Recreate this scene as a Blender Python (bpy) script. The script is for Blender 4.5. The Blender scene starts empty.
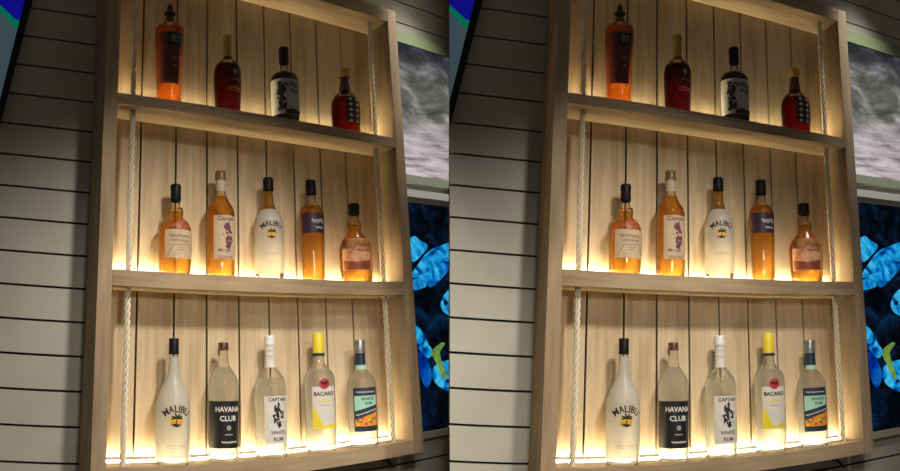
import bpy, bmesh, math, random
from mathutils import Matrix, Vector

S = bpy.context.scene
COL = S.collection
random.seed(7)

# ------------------------------------------------------------------ places
# One case hangs on each of two walls; the right-hand wall is the same
# arrangement turned about the room's viewing spot.
FOC = 677.717
R1 = Matrix(((0.9090429838881202, -0.4166810833707557, -0.004210487472513284),
             (0.08871959158779594, 0.2034059890731695, -0.9750665811510824),
             (0.4071482377614787, 0.8860038816902209, 0.2218725627868022)))
T1 = Vector((-0.2705201675837498, 0.6048011460770221, 1.5247112834182988))
HALF = 225 / FOC
EYE = 1.5
def turn(a):
    c, s = math.cos(a), math.sin(a)
    return Matrix(((c, 0, s), (0, 1, 0), (-s, 0, c)))
ups = [turn(k * HALF) @ Vector((R1[0][2], R1[1][2], R1[2][2])) for k in (-1, 1)]
zc = (ups[0] + ups[1]).normalized()
yc = (Vector((0, 0, 1)) - zc * zc.z).normalized()
xc = yc.cross(zc)
A = Matrix((xc, yc, zc))
def bay(k):
    r = A @ turn(k * HALF)
    return Matrix.Translation((0, 0, EYE)) @ (r @ R1).to_4x4() if False else Matrix.LocRotScale(Vector((0, 0, EYE)) + r @ T1, (r @ R1), None)
M1, M2 = bay(-1), bay(1)
SHIFT = M2 @ M1.inverted()

W, SD, D, TS1, Z1, TB, ZT, TS2 = 0.8914, 0.0366, 0.1145, 0.0303, 0.918, 0.0354, 1.325, 0.0393
Z2 = 0.46
WALLY = 0.125
def xl(Y, z): return -0.23099 + 0.106 * (Y - 0.1145) - 0.06888 * z
def xr(Y, z): return 1.14333 + 0.94 * (Y - 0.1145) + 0.10499 * z

# --------------------------------------------------------------- materials
def newmat(name):
    m = bpy.data.materials.new(name); m.use_nodes = True
    n = m.node_tree.nodes; n.clear()
    o = n.new('ShaderNodeOutputMaterial')
    return m, n, m.node_tree.links, o
def plain(name, col, rough=.6, metal=0, noise=0, scale=40, spec=.5):
    m, n, l, o = newmat(name)
    b = n.new('ShaderNodeBsdfPrincipled'); l.new(b.outputs[0], o.inputs[0])
    b.inputs['Base Color'].default_value = (*col, 1)
    b.inputs['Roughness'].default_value = rough; b.inputs['Metallic'].default_value = metal
    b.inputs['Specular IOR Level'].default_value = spec
    if noise:
        tc = n.new('ShaderNodeTexCoord'); t = n.new('ShaderNodeTexNoise')
        t.inputs['Scale'].default_value = scale; l.new(tc.outputs['Object'], t.inputs['Vector'])
        r = n.new('ShaderNodeValToRGB')
        r.color_ramp.elements[0].color = (*[c * (1 - noise) for c in col], 1)
        r.color_ramp.elements[1].color = (*[min(1, c * (1 + noise)) for c in col], 1)
        r.color_ramp.elements[0].position = .3; r.color_ramp.elements[1].position = .7
        l.new(t.outputs[0], r.inputs[0]); l.new(r.outputs[0], b.inputs['Base Color'])
    return m
def wood(name, c0, c1, grain, boards=None, rough=.75, knots=.25):
    """c0 dark / c1 light; grain axis 0,1,2; boards: pitch for per-board tone along X"""
    m, n, l, o = newmat(name)
    b = n.new('ShaderNodeBsdfPrincipled'); l.new(b.outputs[0], o.inputs[0])
    b.inputs['Roughness'].default_value = rough; b.inputs['Specular IOR Level'].default_value = .25
    tc = n.new('ShaderNodeTexCoord'); mp = n.new('ShaderNodeMapping')
    sc = [70, 70, 70]; sc[grain] = 3.2
    mp.inputs['Scale'].default_value = sc; l.new(tc.outputs['Object'], mp.inputs[0])
    t = n.new('ShaderNodeTexNoise'); t.inputs['Scale'].default_value = 1; t.inputs['Detail'].default_value = 6
    t.inputs['Roughness'].default_value = .62; t.inputs['Distortion'].default_value = .35
    l.new(mp.outputs[0], t.inputs['Vector'])
    t2 = n.new('ShaderNodeTexNoise'); t2.inputs['Scale'].default_value = 1
    mp2 = n.new('ShaderNodeMapping'); sc2 = [22, 22, 22]; sc2[grain] = 5
    mp2.inputs['Scale'].default_value = sc2; l.new(tc.outputs['Object'], mp2.inputs[0]); l.new(mp2.outputs[0], t2.inputs['Vector'])
    mx = n.new('ShaderNodeMath'); mx.operation = 'MULTIPLY_ADD'; mx.inputs[1].default_value = .5
    l.new(t2.outputs[0], mx.inputs[0])
    hf = n.new('ShaderNodeMath'); hf.operation = 'MULTIPLY'; hf.inputs[1].default_value = .5; l.new(t.outputs[0], hf.inputs[0])
    l.new(hf.outputs[0], mx.inputs[2])
    val = mx.outputs[0]
    if boards:
        sp = n.new('ShaderNodeSeparateXYZ'); l.new(tc.outputs['Object'], sp.inputs[0])
        dv = n.new('ShaderNodeMath'); dv.operation = 'DIVIDE'; dv.inputs[1].default_value = boards; l.new(sp.outputs[0], dv.inputs[0])
        fl = n.new('ShaderNodeMath'); fl.operation = 'FLOOR'; l.new(dv.outputs[0], fl.inputs[0])
        wn = n.new('ShaderNodeTexWhiteNoise'); wn.noise_dimensions = '1D'; l.new(fl.outputs[0], wn.inputs['W'])
        ad = n.new('ShaderNodeMath'); ad.operation = 'MULTIPLY_ADD'; ad.inputs[1].default_value = .16
        l.new(wn.outputs[0], ad.inputs[0]); l.new(val, ad.inputs[2]); val = ad.outputs[0]
    r = n.new('ShaderNodeValToRGB'); e = r.color_ramp.elements
    e[0].position = .34; e[0].color = (*c0, 1); e[1].position = .66; e[1].color = (*c1, 1)
    l.new(val, r.inputs[0]); l.new(r.outputs[0], b.inputs['Base Color'])
    bp = n.new('ShaderNodeBump'); bp.inputs['Strength'].default_value = .25; bp.inputs['Distance'].default_value = .001
    l.new(t.outputs[0], bp.inputs['Height']); l.new(bp.outputs[0], b.inputs['Normal'])
    return m
def liquid(name, col, refr=.35, ior=1.12, glow=.18):
    m, n, l, o = newmat(name)
    rf = n.new('ShaderNodeBsdfRefraction'); rf.inputs['Color'].default_value = (*col, 1); rf.inputs['IOR'].default_value = ior
    rf.inputs['Roughness'].default_value = .05
    tr = n.new('ShaderNodeBsdfTransparent'); tr.inputs['Color'].default_value = (*col, 1)
    tl = n.new('ShaderNodeBsdfTranslucent'); tl.inputs['Color'].default_value = (*col, 1)
    a = n.new('ShaderNodeMixShader'); a.inputs[0].default_value = refr
    l.new(tr.outputs[0], a.inputs[1]); l.new(rf.outputs[0], a.inputs[2])
    b = n.new('ShaderNodeMixShader'); b.inputs[0].default_value = glow
    l.new(a.outputs[0], b.inputs[1]); l.new(tl.outputs[0], b.inputs[2]); l.new(b.outputs[0], o.inputs[0])
    return m
def glass(name, col, cloud=0.06, edge=1.35):
    """thin bottle wall: clear seen square on, silvery towards the rim"""
    m, n, l, o = newmat(name)
    tr = n.new('ShaderNodeBsdfTransparent'); tr.inputs['Color'].default_value = (*col, 1)
    gl = n.new('ShaderNodeBsdfGlossy'); gl.inputs['Roughness'].default_value = .06; gl.inputs['Color'].default_value = (.95, .95, .95, 1)
    df = n.new('ShaderNodeBsdfTranslucent'); df.inputs['Color'].default_value = (.9, .9, .85, 1)
    fr = n.new('ShaderNodeFresnel'); fr.inputs['IOR'].default_value = edge
    a = n.new('ShaderNodeMixShader'); l.new(fr.outputs[0], a.inputs[0]); l.new(tr.outputs[0], a.inputs[1]); l.new(gl.outputs[0], a.inputs[2])
    b = n.new('ShaderNodeMixShader'); b.inputs[0].default_value = cloud
    l.new(a.outputs[0], b.inputs[1]); l.new(df.outputs[0], b.inputs[2]); l.new(b.outputs[0], o.inputs[0])
    return m
def frosted(name, col, trans=.45):
    m, n, l, o = newmat(name)
    d = n.new('ShaderNodeBsdfPrincipled'); d.inputs['Base Color'].default_value = (*col, 1); d.inputs['Roughness'].default_value = .35
    t = n.new('ShaderNodeBsdfTranslucent'); t.inputs['Color'].default_value = (*col, 1)
    p = n.new('ShaderNodeBsdfTransparent'); p.inputs['Color'].default_value = (*col, 1)
    a = n.new('ShaderNodeMixShader'); a.inputs[0].default_value = trans; l.new(d.outputs[0], a.inputs[1]); l.new(t.outputs[0], a.inputs[2])
    b = n.new('ShaderNodeMixShader'); b.inputs[0].default_value = .28; l.new(a.outputs[0], b.inputs[1]); l.new(p.outputs[0], b.inputs[2])
    l.new(b.outputs[0], o.inputs[0])
    return m
def emit(name, col, s):
    m, n, l, o = newmat(name)
    e = n.new('ShaderNodeEmission'); e.inputs[0].default_value = (*col, 1); e.inputs[1].default_value = s
    l.new(e.outputs[0], o.inputs[0]); return m
def screen_noise(name, stops, scale, strength, stretch=(1, 1, 1), dist=1.5, rot=0, grad=None, detail=6):
    m, n, l, o = newmat(name)
    e = n.new('ShaderNodeEmission'); e.inputs[1].default_value = strength
    tc = n.new('ShaderNodeTexCoord'); mp = n.new('ShaderNodeMapping'); mp.inputs['Scale'].default_value = stretch
    mp.inputs['Rotation'].default_value = (0, rot, 0)
    l.new(tc.outputs['Object'], mp.inputs[0])
    t = n.new('ShaderNodeTexNoise'); t.inputs['Scale'].default_value = scale; t.inputs['Detail'].default_value = detail
    t.inputs['Distortion'].default_value = dist; l.new(mp.outputs[0], t.inputs['Vector'])
    v = t.outputs[0]
    if grad:  # (height where the sky darkens, amount): the footage has a dark cloud along its top
        sp = n.new('ShaderNodeSeparateXYZ'); l.new(tc.outputs['Object'], sp.inputs[0])
        mr = n.new('ShaderNodeMapRange'); mr.inputs[1].default_value = grad[0]; mr.inputs[2].default_value = grad[1]
        mr.inputs[3].default_value = grad[2]; mr.inputs[4].default_value = grad[3]; l.new(sp.outputs[2], mr.inputs[0])
        ad = n.new('ShaderNodeMath'); l.new(v, ad.inputs[0]); l.new(mr.outputs[0], ad.inputs[1]); v = ad.outputs[0]
    r = n.new('ShaderNodeValToRGB'); els = r.color_ramp.elements
    while len(els) < len(stops): els.new(.5)
    for k, (p, c) in enumerate(stops): els[k].position = p; els[k].color = (*c, 1)
    l.new(v, r.inputs[0]); l.new(r.outputs[0], e.inputs[0]); l.new(e.outputs[0], o.inputs[0])
    return m

def storm_mat():
    m, n, l, o = newmat('storm_footage')
    e = n.new('ShaderNodeEmission'); e.inputs[1].default_value = .8
    tc = n.new('ShaderNodeTexCoord'); sp = n.new('ShaderNodeSeparateXYZ'); l.new(tc.outputs['Object'], sp.inputs[0])
    def tex(sc, rot, dist, det):
        mp = n.new('ShaderNodeMapping'); mp.inputs['Scale'].default_value = sc; mp.inputs['Rotation'].default_value = (0, rot, 0); l.new(tc.outputs['Object'], mp.inputs[0])
        t = n.new('ShaderNodeTexNoise'); t.inputs['Scale'].default_value = 1; t.inputs['Detail'].default_value = det; t.inputs['Roughness'].default_value = .6; t.inputs['Distortion'].default_value = dist
        l.new(mp.outputs[0], t.inputs['Vector']); return t.outputs[0]
    cloud = tex((7, 1, 13), .5, .5, 9); sea = tex((6, 1, 42), .06, .5, 8)
    def ramp(v, stops):
        r = n.new('ShaderNodeValToRGB'); els = r.color_ramp.elements
        while len(els) < len(stops): els.new(.5)
        for k, (p, c) in enumerate(stops): els[k].position = p; els[k].color = (*c, 1)
        l.new(v, r.inputs[0]); return r.outputs[0]
    c1 = ramp(cloud, [(.30, (.035, .037, .038)), (.48, (.15, .15, .135)), (.60, (.36, .34, .33)), (.75, (.72, .66, .67))])
    c2 = ramp(sea, [(.30, (.16, .13, .12)), (.45, (.48, .41, .42)), (.62, (.78, .70, .73))])
    def mr(a, b):
        k = n.new('ShaderNodeMapRange'); k.interpolation_type = 'SMOOTHSTEP'; k.inputs[1].default_value = a; k.inputs[2].default_value = b; l.new(sp.outputs[2], k.inputs[0]); return k.outputs[0]
    x1 = n.new('ShaderNodeMix'); x1.data_type = 'RGBA'; l.new(mr(.14, .26), x1.inputs[0]); l.new(c2, x1.inputs[6]); l.new(c1, x1.inputs[7])
    x2 = n.new('ShaderNodeMix'); x2.data_type = 'RGBA'; l.new(mr(.36, .52), x2.inputs[0]); l.new(x1.outputs[2], x2.inputs[6])
    top = n.new('ShaderNodeMix'); top.data_type = 'RGBA'; top.blend_type = 'MULTIPLY'; top.inputs[0].default_value = 1; l.new(c1, top.inputs[6]); top.inputs[7].default_value = (.22, .24, .32, 1)
    l.new(top.outputs[2], x2.inputs[7]); l.new(x2.outputs[2], e.inputs[0]); l.new(e.outputs[0], o.inputs[0]); return m

MAT = dict(
    woodV=wood('oak_upright', (.235, .165, .098), (.44, .325, .205), 2),
    woodH=wood('oak_level', (.235, .165, .098), (.44, .325, .205), 0),
    woodB=wood('pale_boards', (.38, .275, .16), (.66, .515, .34), 2, boards=.0967),
    dark=plain('seam_dark', (.012, .007, .004), .9),
    plank=plain('grey_paint', (.37, .352, .295), .55, noise=.06, scale=6, spec=.3),
    gap=plain('wall_backing', (.02, .018, .012), .9),
    rope=plain('hemp_rope', (.70, .62, .47), .9, noise=.08, scale=160),
    black=plain('black_plastic', (.006, .0055, .006), .5, spec=.2),
    iron=plain('dark_iron', (.03, .025, .02), .5, metal=.6),
    gold=plain('gold_foil', (.40, .24, .07), .35, metal=.5),
    brown=plain('brown_cap', (.20, .10, .04), .4),
    white=plain('white_plastic', (.75, .75, .72), .4),
    yellow=plain('yellow_cap', (.80, .62, .03), .45),
    silver=plain('silver_foil', (.32, .31, .30), .35, metal=.6),
    navy=plain('navy_paper', (.012, .03, .06), .5),
    mint=plain('mint_paper', (.38, .66, .52), .5),
    paper=plain('cream_paper', (.52, .40, .26), .7, noise=.08, scale=60),
    wpaper=plain('white_paper', (.66, .62, .56), .7, noise=.05, scale=60),
    gpaper=plain('grey_paper', (.42, .40, .36), .7, noise=.12, scale=50),
    bpaper=plain('black_paper', (.010, .010, .012), .45),
    purple=plain('plum_paper', (.035, .012, .035), .5),
    rust=plain('rust_label', (.30, .07, .025), .5, noise=.2, scale=50),
    peach=plain('peach_label', (.75, .38, .20), .6, noise=.2, scale=50),
    ink=plain('black_ink', (.015, .012, .015), .6),
    pink=plain('plum_ink', (.14, .03, .05), .6),
    wink=plain('white_ink', (.75, .72, .65), .6),
    gink=plain('gold_ink', (.45, .28, .08), .4),
    grink=plain('grey_ink', (.33, .30, .26), .6),
    rink=plain('red_ink', (.45, .02, .04), .5),
    yink=plain('yellow_ink', (.78, .62, .03), .5),
    oink=plain('orange_ink', (.85, .30, .03), .5),
    tink=plain('teal_ink', (.10, .25, .22), .5),
    grnink=plain('green_ink', (.16, .32, .06), .5),
    red_liq=liquid('amber_red_spirit', (.93, .48, .13)),
    dk_liq=liquid('dark_red_spirit', (.22, .035, .02)),
    dr_liq=liquid('deep_red_spirit', (.32, .045, .02)),
    bk_liq=plain('black_spirit', (.008, .007, .008), .2),
    or_liq=liquid('orange_spirit', (.99, .74, .34)),
    go_liq=liquid('golden_spirit', (.995, .80, .42), .3, 1.1, .35),
    cl_liq=liquid('clear_spirit', (1, 1, .985), .2, 1.10, .42),
    glass=glass('clear_glass', (.99, .99, .975), .13, 1.27),
    aglass=glass('warm_glass', (.93, .86, .72), .04),
    frost=frosted('frosted_white', (.86, .83, .76)),
    led=emit('led_tape', (1, .84, .50), 100),
    sage=plain('sage_frame', (.20, .25, .13), .55),
    sageL=plain('sage_ledge', (.42, .47, .34), .55),
    wframe=plain('white_frame', (.85, .83, .79), .5),
    gframe=plain('grey_frame', (.28, .25, .19), .6),
    storm=storm_mat(),
    reef=screen_noise('deep_water', [(.46, (.0015, .002, .004)), (.60, (.002, .008, .022)), (.78, (.003, .035, .09))], 12, 1.0),
    fish=screen_noise('blue_fish', [(.34, (.0, .012, .10)), (.43, (.0, .10, .42)), (.54, (.01, .33, .70)), (.72, (.08, .60, .85))], 17, .9, dist=1.4, detail=5),
    fishD=screen_noise('dark_blue_fish', [(.35, (.0, .01, .16)), (.5, (.0, .04, .40)), (.7, (.01, .22, .62))], 14, .8, dist=.8, detail=3),
    fishG=screen_noise('green_fish', [(.3, (.05, .13, .04)), (.6, (.22, .38, .06))], 30, .8),
    sBlue=emit('screen_blue', (.005, .004, .20), 1), sGreen=emit('screen_green', (.0, .13, .07), 1), sGrey=emit('screen_grey', (.04, .062, .075), 1),
)

# ----------------------------------------------------------------- objects
def tag(o, label=None, cat=None, group=None, kind=None):
    for k, v in (('label', label), ('category', cat), ('group', group), ('kind', kind)):
        if v: o[k] = v
    return o
def root(name, base):
    o = bpy.data.objects.new(name, None); COL.objects.link(o); o.empty_display_size = .03
    o.matrix_world = M1 @ Matrix.Translation(base); o['_b'] = list(base); return o
def link(name, bm, mats, parent=None, base=(0, 0, 0), smooth=False, place=True):
    """bm is in wall coordinates; stored relative to base"""
    if parent is not None and parent.get('_b') is not None: base = tuple(parent['_b'])
    elif parent is not None and parent.parent is not None and parent.parent.get('_b') is not None: base = tuple(parent.parent['_b'])
    bmesh.ops.translate(bm, verts=bm.verts, vec=-Vector(base))
    bmesh.ops.recalc_face_normals(bm, faces=bm.faces)
    me = bpy.data.meshes.new(name); bm.to_mesh(me); bm.free()
    for m in (mats if isinstance(mats, (list, tuple)) else [mats]): me.materials.append(m)
    if smooth:
        for p in me.polygons: p.use_smooth = True
        try: me.set_sharp_from_angle(angle=math.radians(smooth if smooth is not True else 40))
        except Exception: pass
    o = bpy.data.objects.new(name, me); COL.objects.link(o)
    if parent is not None: o.parent = parent
    elif place: o.matrix_world = M1 @ Matrix.Translation(base)
    return o
def box(bm, x0, x1, y0, y1, z0, z1, mi=0, bev=0):
    v = [bm.verts.new((x, y, z)) for x in (x0, x1) for y in (y0, y1) for z in (z0, z1)]
    fs = [bm.faces.new([v[i] for i in q]) for q in ((0, 1, 3, 2), (4, 6, 7, 5), (0, 4, 5, 1), (2, 3, 7, 6), (0, 2, 6, 4), (1, 5, 7, 3))]
    for f in fs: f.material_index = mi
    if bev:
        es = list({e for f in fs for e in f.edges})
        r = bmesh.ops.bevel(bm, geom=es, offset=bev, segments=2, affect='EDGES', profile=.6)
        for f in r['faces']: f.material_index = mi
def prism(bm, poly, y0, y1, mi=0):
    """poly: (x,z) corners, pushed from y0 to y1"""
    a = [bm.verts.new((x, y0, z)) for x, z in poly]; b = [bm.verts.new((x, y1, z)) for x, z in poly]
    fs = [bm.faces.new(a), bm.faces.new(b[::-1])]
    n = len(poly)
    for i in range(n): fs.append(bm.faces.new((a[i], b[i], b[(i + 1) % n], a[(i + 1) % n])))
    for f in fs: f.material_index = mi
def lathe(bm, prof, X, Y, Z, seg=40, mi=0):
    rings = []
    for z, r in prof:
        if r < 1e-6: rings.append([bm.verts.new((X, Y, Z + z))])
        else: rings.append([bm.verts.new((X + r * math.sin(2 * math.pi * i / seg), Y - r * math.cos(2 * math.pi * i / seg), Z + z)) for i in range(seg)])
    for a, b in zip(rings[:-1], rings[1:]):
        for i in range(seg):
            j = (i + 1) % seg
            if len(a) == 1 and len(b) == 1: continue
            if len(a) == 1: f = bm.faces.new((a[0], b[j], b[i]))
            elif len(b) == 1: f = bm.faces.new((a[i], a[j], b[0]))
            else: f = bm.faces.new((a[i], a[j], b[j], b[i]))
            f.material_index = mi
def tube(bm, pts, r, seg=8, closed_ends=True):
    rings = []
    for i, p in enumerate(pts):
        p = Vector(p); t = (Vector(pts[min(i + 1, len(pts) - 1)]) - Vector(pts[max(i - 1, 0)])).normalized()
        u = t.cross(Vector((0, 1, 0.01))).normalized(); w = t.cross(u)
        rings.append([bm.verts.new(p + u * r * math.cos(2 * math.pi * k / seg) + w * r * math.sin(2 * math.pi * k / seg)) for k in range(seg)])
    for a, b in zip(rings[:-1], rings[1:]):
        for k in range(seg): bm.faces.new((a[k], a[(k + 1) % seg], b[(k + 1) % seg], b[k]))
    if closed_ends: bm.faces.new(rings[0][::-1]); bm.faces.new(rings[-1])
def smoothprof(pr, n=4):
    """Catmull-like smoothing that keeps the corners of the base"""
    out = []
    for i in range(len(pr) - 1):
        p0 = pr[max(i - 1, 0)]; p1 = pr[i]; p2 = pr[i + 1]; p3 = pr[min(i + 2, len(pr) - 1)]
        for k in range(n):
            t = k / n
            q = []
            for c in (0, 1):
                m1 = (p2[c] - p0[c]) / 2; m2 = (p3[c] - p1[c]) / 2
                if c == 0: q.append(p1[0] + (p2[0] - p1[0]) * t)
                else:
                    d = (p2[0] - p1[0])
                    s1 = (p2[1] - p0[1]) / max(p2[0] - p0[0], 1e-6) * d; s2 = (p3[1] - p1[1]) / max(p3[0] - p1[0], 1e-6) * d
                    h = (2*t**3 - 3*t**2 + 1) * p1[1] + (t**3 - 2*t**2 + t) * s1 * .8 + (-2*t**3 + 3*t**2) * p2[1] + (t**3 - t**2) * s2 * .8
                    q.append(h)
            out.append(tuple(q))
    out.append(pr[-1]); return out
def rad(pr, z):
    for (a, ra), (b, rb) in zip(pr[:-1], pr[1:]):
        if a <= z <= b: return ra + (rb - ra) * (z - a) / max(b - a, 1e-9)
    return pr[-1][1] if z > pr[-1][0] else pr[0][1]

# measured shape of each bottle: where it stands, its outline (height, radius) and its label areas
DATA = {
 'b1': dict(X=0.1598, Y=0.0600, z=0.9180, view=0.343, prof=[(0.0, 0.0335), (0.0466, 0.0346), (0.0966, 0.0368), (0.1561, 0.0395), (0.2074, 0.0415), (0.2287, 0.041), (0.2394, 0.0351), (0.2461, 0.0225), (0.2501, 0.0129), (0.2593, 0.0113)], top=0.2670, capb=0.2623, capt=0.3149, liq=0.2287, labels=[(-0.488, 0.626, 0.1651, 0.2074), (-1.13, 0.485, 0.0583, 0.2074)]),
 'b2': dict(X=0.3380, Y=0.0600, z=0.9180, view=0.436, prof=[(0.0, 0.0359), (0.0509, 0.0382), (0.0966, 0.0401), (0.1304, 0.0402), (0.1489, 0.0363), (0.1645, 0.0248), (0.1754, 0.0133), (0.2051, 0.0119)], top=0.2366, capb=0.1800, capt=0.2480, liq=0.1520, labels=[(-1.306, 0.637, 0.0509, 0.1489)]),
 'b3': dict(X=0.5260, Y=0.0600, z=0.9180, view=0.525, prof=[(0.0, 0.0422), (0.0445, 0.0437), (0.0986, 0.0442), (0.1339, 0.0438), (0.1533, 0.0391), (0.1646, 0.0271), (0.1711, 0.0136), (0.1923, 0.0121)], top=0.2120, capb=0.1976, capt=0.2515, liq=0.1274, labels=[(-1.697, 0.768, 0.0237, 0.1339)]),
 'b4': dict(X=0.7465, Y=0.0600, z=0.9180, view=0.620, prof=[(0.0, 0.0427), (0.0421, 0.0452), (0.0891, 0.0467), (0.1128, 0.0443), (0.1332, 0.0333), (0.1451, 0.0197), (0.164, 0.0166), (0.1777, 0.014)], top=0.2054, capb=0.1485, capt=0.2175, liq=0.1229, labels=[(-0.586, 0.673, 0.0304, 0.1161)]),
 'b5': dict(X=0.1838, Y=0.0600, z=0.4600, view=0.356, prof=[(0.0, 0.0407), (0.0358, 0.0425), (0.0806, 0.0433), (0.1152, 0.0429), (0.134, 0.0375), (0.1474, 0.0264), (0.1528, 0.0201), (0.1772, 0.0202), (0.1826, 0.0122), (0.1935, 0.0112)], top=0.2291, capb=0.1962, capt=0.2456, liq=0.1690, labels=[(-1.0, 0.925, 0.041, 0.1152)]),
 'b6': dict(X=0.3150, Y=0.0600, z=0.4600, view=0.424, prof=[(0.0, 0.0376), (0.0433, 0.0381), (0.1169, 0.0384), (0.175, 0.0382), (0.1918, 0.0339), (0.2086, 0.0233), (0.2255, 0.0159), (0.234, 0.014), (0.2623, 0.0129)], top=0.2880, capb=0.2697, capt=0.2952, liq=0.2227, labels=[(-0.924, 0.88, 0.0469, 0.1639)]),
 'b7': dict(X=0.4638, Y=0.0600, z=0.4600, view=0.497, prof=[(0.0, 0.0395), (0.0511, 0.0406), (0.1132, 0.0409), (0.1589, 0.04), (0.1791, 0.0356), (0.1936, 0.0255), (0.2081, 0.017), (0.2285, 0.0142), (0.2579, 0.0128)], top=0.2815, capb=0.2552, capt=0.2921, liq=0.1849, labels=[(-1.443, 0.553, 0.136, 0.1589)]),
 'b8': dict(X=0.6036, Y=0.0550, z=0.4600, view=0.561, prof=[(0.0, 0.0317), (0.057, 0.0334), (0.1214, 0.0354), (0.1748, 0.0362), (0.2017, 0.0357), (0.2138, 0.0308), (0.2258, 0.0191), (0.2319, 0.0141), (0.2592, 0.0133)], top=0.2898, capb=0.2562, capt=0.2990, liq=0.2198, labels=[(-1.437, 0.656, 0.1361, 0.1948)]),
 'b9': dict(X=0.7529, Y=0.0500, z=0.4600, view=0.625, prof=[(0.0, 0.0454), (0.0326, 0.0487), (0.0749, 0.0504), (0.1022, 0.0497), (0.1237, 0.0429), (0.1421, 0.0287), (0.1529, 0.0212), (0.1793, 0.0213), (0.1855, 0.014), (0.2042, 0.0134)], top=0.2325, capb=0.2049, capt=0.2423, liq=0.1731, labels=[(-1.543, 0.446, 0.0326, 0.1267)]),
 'b10': dict(X=0.1786, Y=0.0460, z=0.0000, view=0.356, prof=[(0.0, 0.0403), (0.0146, 0.0411), (0.0795, 0.0417), (0.1431, 0.0415), (0.1669, 0.0359), (0.1885, 0.0248), (0.2102, 0.0154), (0.2345, 0.012), (0.2589, 0.0108)], top=0.2834, capb=0.2598, capt=0.2997, liq=0.1861, labels=[(-1.193, 1.018, 0.1241, 0.1455)]),
 'b11': dict(X=0.3198, Y=0.0560, z=0.0000, view=0.427, prof=[(0.0, 0.0379), (0.0257, 0.0384), (0.0981, 0.0387), (0.1868, 0.0389), (0.2043, 0.0341), (0.2194, 0.0246), (0.232, 0.0155), (0.2522, 0.0125), (0.27, 0.0115)], top=0.2878, capb=0.2712, capt=0.2914, liq=0.2294, labels=[(-1.768, 0.944, 0.0334, 0.1462)]),
 'b12': dict(X=0.4585, Y=0.0590, z=0.0000, view=0.494, prof=[(0.0, 0.0408), (0.0237, 0.0416), (0.1038, 0.042), (0.1779, 0.0416), (0.1986, 0.0364), (0.2141, 0.0257), (0.2272, 0.015), (0.256, 0.0132), (0.2824, 0.0124)], top=0.3036, capb=0.2850, capt=0.3098, liq=0.1986, labels=[(-0.902, 0.852, 0.0351, 0.1537)]),
 'b13': dict(X=0.6111, Y=0.0550, z=0.0000, view=0.565, prof=[(0.0, 0.0414), (0.0239, 0.042), (0.1073, 0.0424), (0.1872, 0.0423), (0.2061, 0.0374), (0.2197, 0.0265), (0.2305, 0.0168), (0.2469, 0.014), (0.2606, 0.0135)], top=0.2964, capb=0.2579, capt=0.3161, liq=0.2170, labels=[(-1.074, 0.564, 0.0615, 0.1711)]),
 'b14': dict(X=0.7507, Y=0.0500, z=0.0000, view=0.624, prof=[(0.0, 0.0414), (0.0208, 0.0419), (0.0966, 0.0426), (0.1628, 0.0421), (0.1824, 0.037), (0.1992, 0.0261), (0.2104, 0.0163), (0.2358, 0.0143), (0.2529, 0.0137)], top=0.2872, capb=0.2586, capt=0.2929, liq=0.2020, labels=[(-1.249, 0.528, 0.0423, 0.1601)]),
}

# ------------------------------------------------------------ the display case
case = tag(root('display_case', (W / 2, .06, -TB)), 'left-hand pale oak wall case of three lit shelves, on grey plank wall', 'shelf unit', 'oak wall cases')
def side(x0, x1):
    bm = bmesh.new(); box(bm, x0, x1, 0, WALLY - .0005, -TB, ZT + .045, bev=.0015); return link('side_board', bm, MAT['woodV'], case, smooth=30)
side(-SD, 0); side(W, W + SD)
HL, HR, HY, HRAD = (.0505, .846, .040, .0085)
def holed(name, z0, z1, holes=True, y1=D - .0003):
    bm = bmesh.new()
    n = 16
    if not holes: box(bm, .0003, W - .0003, .0008, y1, z0, z1, bev=.001)
    else:
        # three strips of top/bottom with two square-framed round holes
        def ring(cx, z):
            return [bm.verts.new((cx + HRAD * math.cos(2 * math.pi * i / n), HY + HRAD * math.sin(2 * math.pi * i / n), z)) for i in range(n)]
        def sq(cx, z, h=.013):
            out = []
            for i in range(n):
                a = 2 * math.pi * i / n; c, s = math.cos(a), math.sin(a); k = h / max(abs(c), abs(s)); out.append(bm.verts.new((cx + c * k, HY + s * k, z)))
            return out
        h = .013
        for z, flip in ((z0, 0), (z1, 1)):
            def quad(xa, xb, ya, yb):
                bm.faces.new([bm.verts.new(p) for p in ((xa, ya, z), (xb, ya, z), (xb, yb, z), (xa, yb, z))])
            xs = [.0003, HL - h, HL + h, HR - h, HR + h, W - .0003]
            for i in (0, 2, 4): quad(xs[i], xs[i + 1], .0008, y1)
            for c in (HL, HR):
                quad(c - h, c + h, .0008, HY - h); quad(c - h, c + h, HY + h, y1)
                a, b = ring(c, z), sq(c, z)
                for i in range(n): bm.faces.new((a[i], a[(i + 1) % n], b[(i + 1) % n], b[i]))
        for c in (HL, HR):
            a, b = ring(c, z0), ring(c, z1)
            for i in range(n): bm.faces.new((a[i], a[(i + 1) % n], b[(i + 1) % n], b[i]))
        x0, x1 = .0003, W - .0003
        for ps in (((x0, .0008, z0), (x1, .0008, z0), (x1, .0008, z1), (x0, .0008, z1)), ((x0, y1, z0), (x1, y1, z0), (x1, y1, z1), (x0, y1, z1)),
                   ((x0, .0008, z0), (x0, y1, z0), (x0, y1, z1), (x0, .0008, z1)), ((x1, .0008, z0), (x1, y1, z0), (x1, y1, z1), (x1, .0008, z1))):
            bm.faces.new([bm.verts.new(p) for p in ps])
        bmesh.ops.remove_doubles(bm, verts=bm.verts, dist=1e-5)
    return link(name, bm, MAT['woodH'], case)
holed('bottom_board', -TB, 0); holed('shelf', Z2 - TS2, Z2); holed('shelf', Z1 - TS1, Z1); holed('top_board', ZT, ZT + .045, False)
bm = bmesh.new()
seams = [0, .1, .2033, .2975, .3945, .489, .5833, .680, .777, W]
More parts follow.
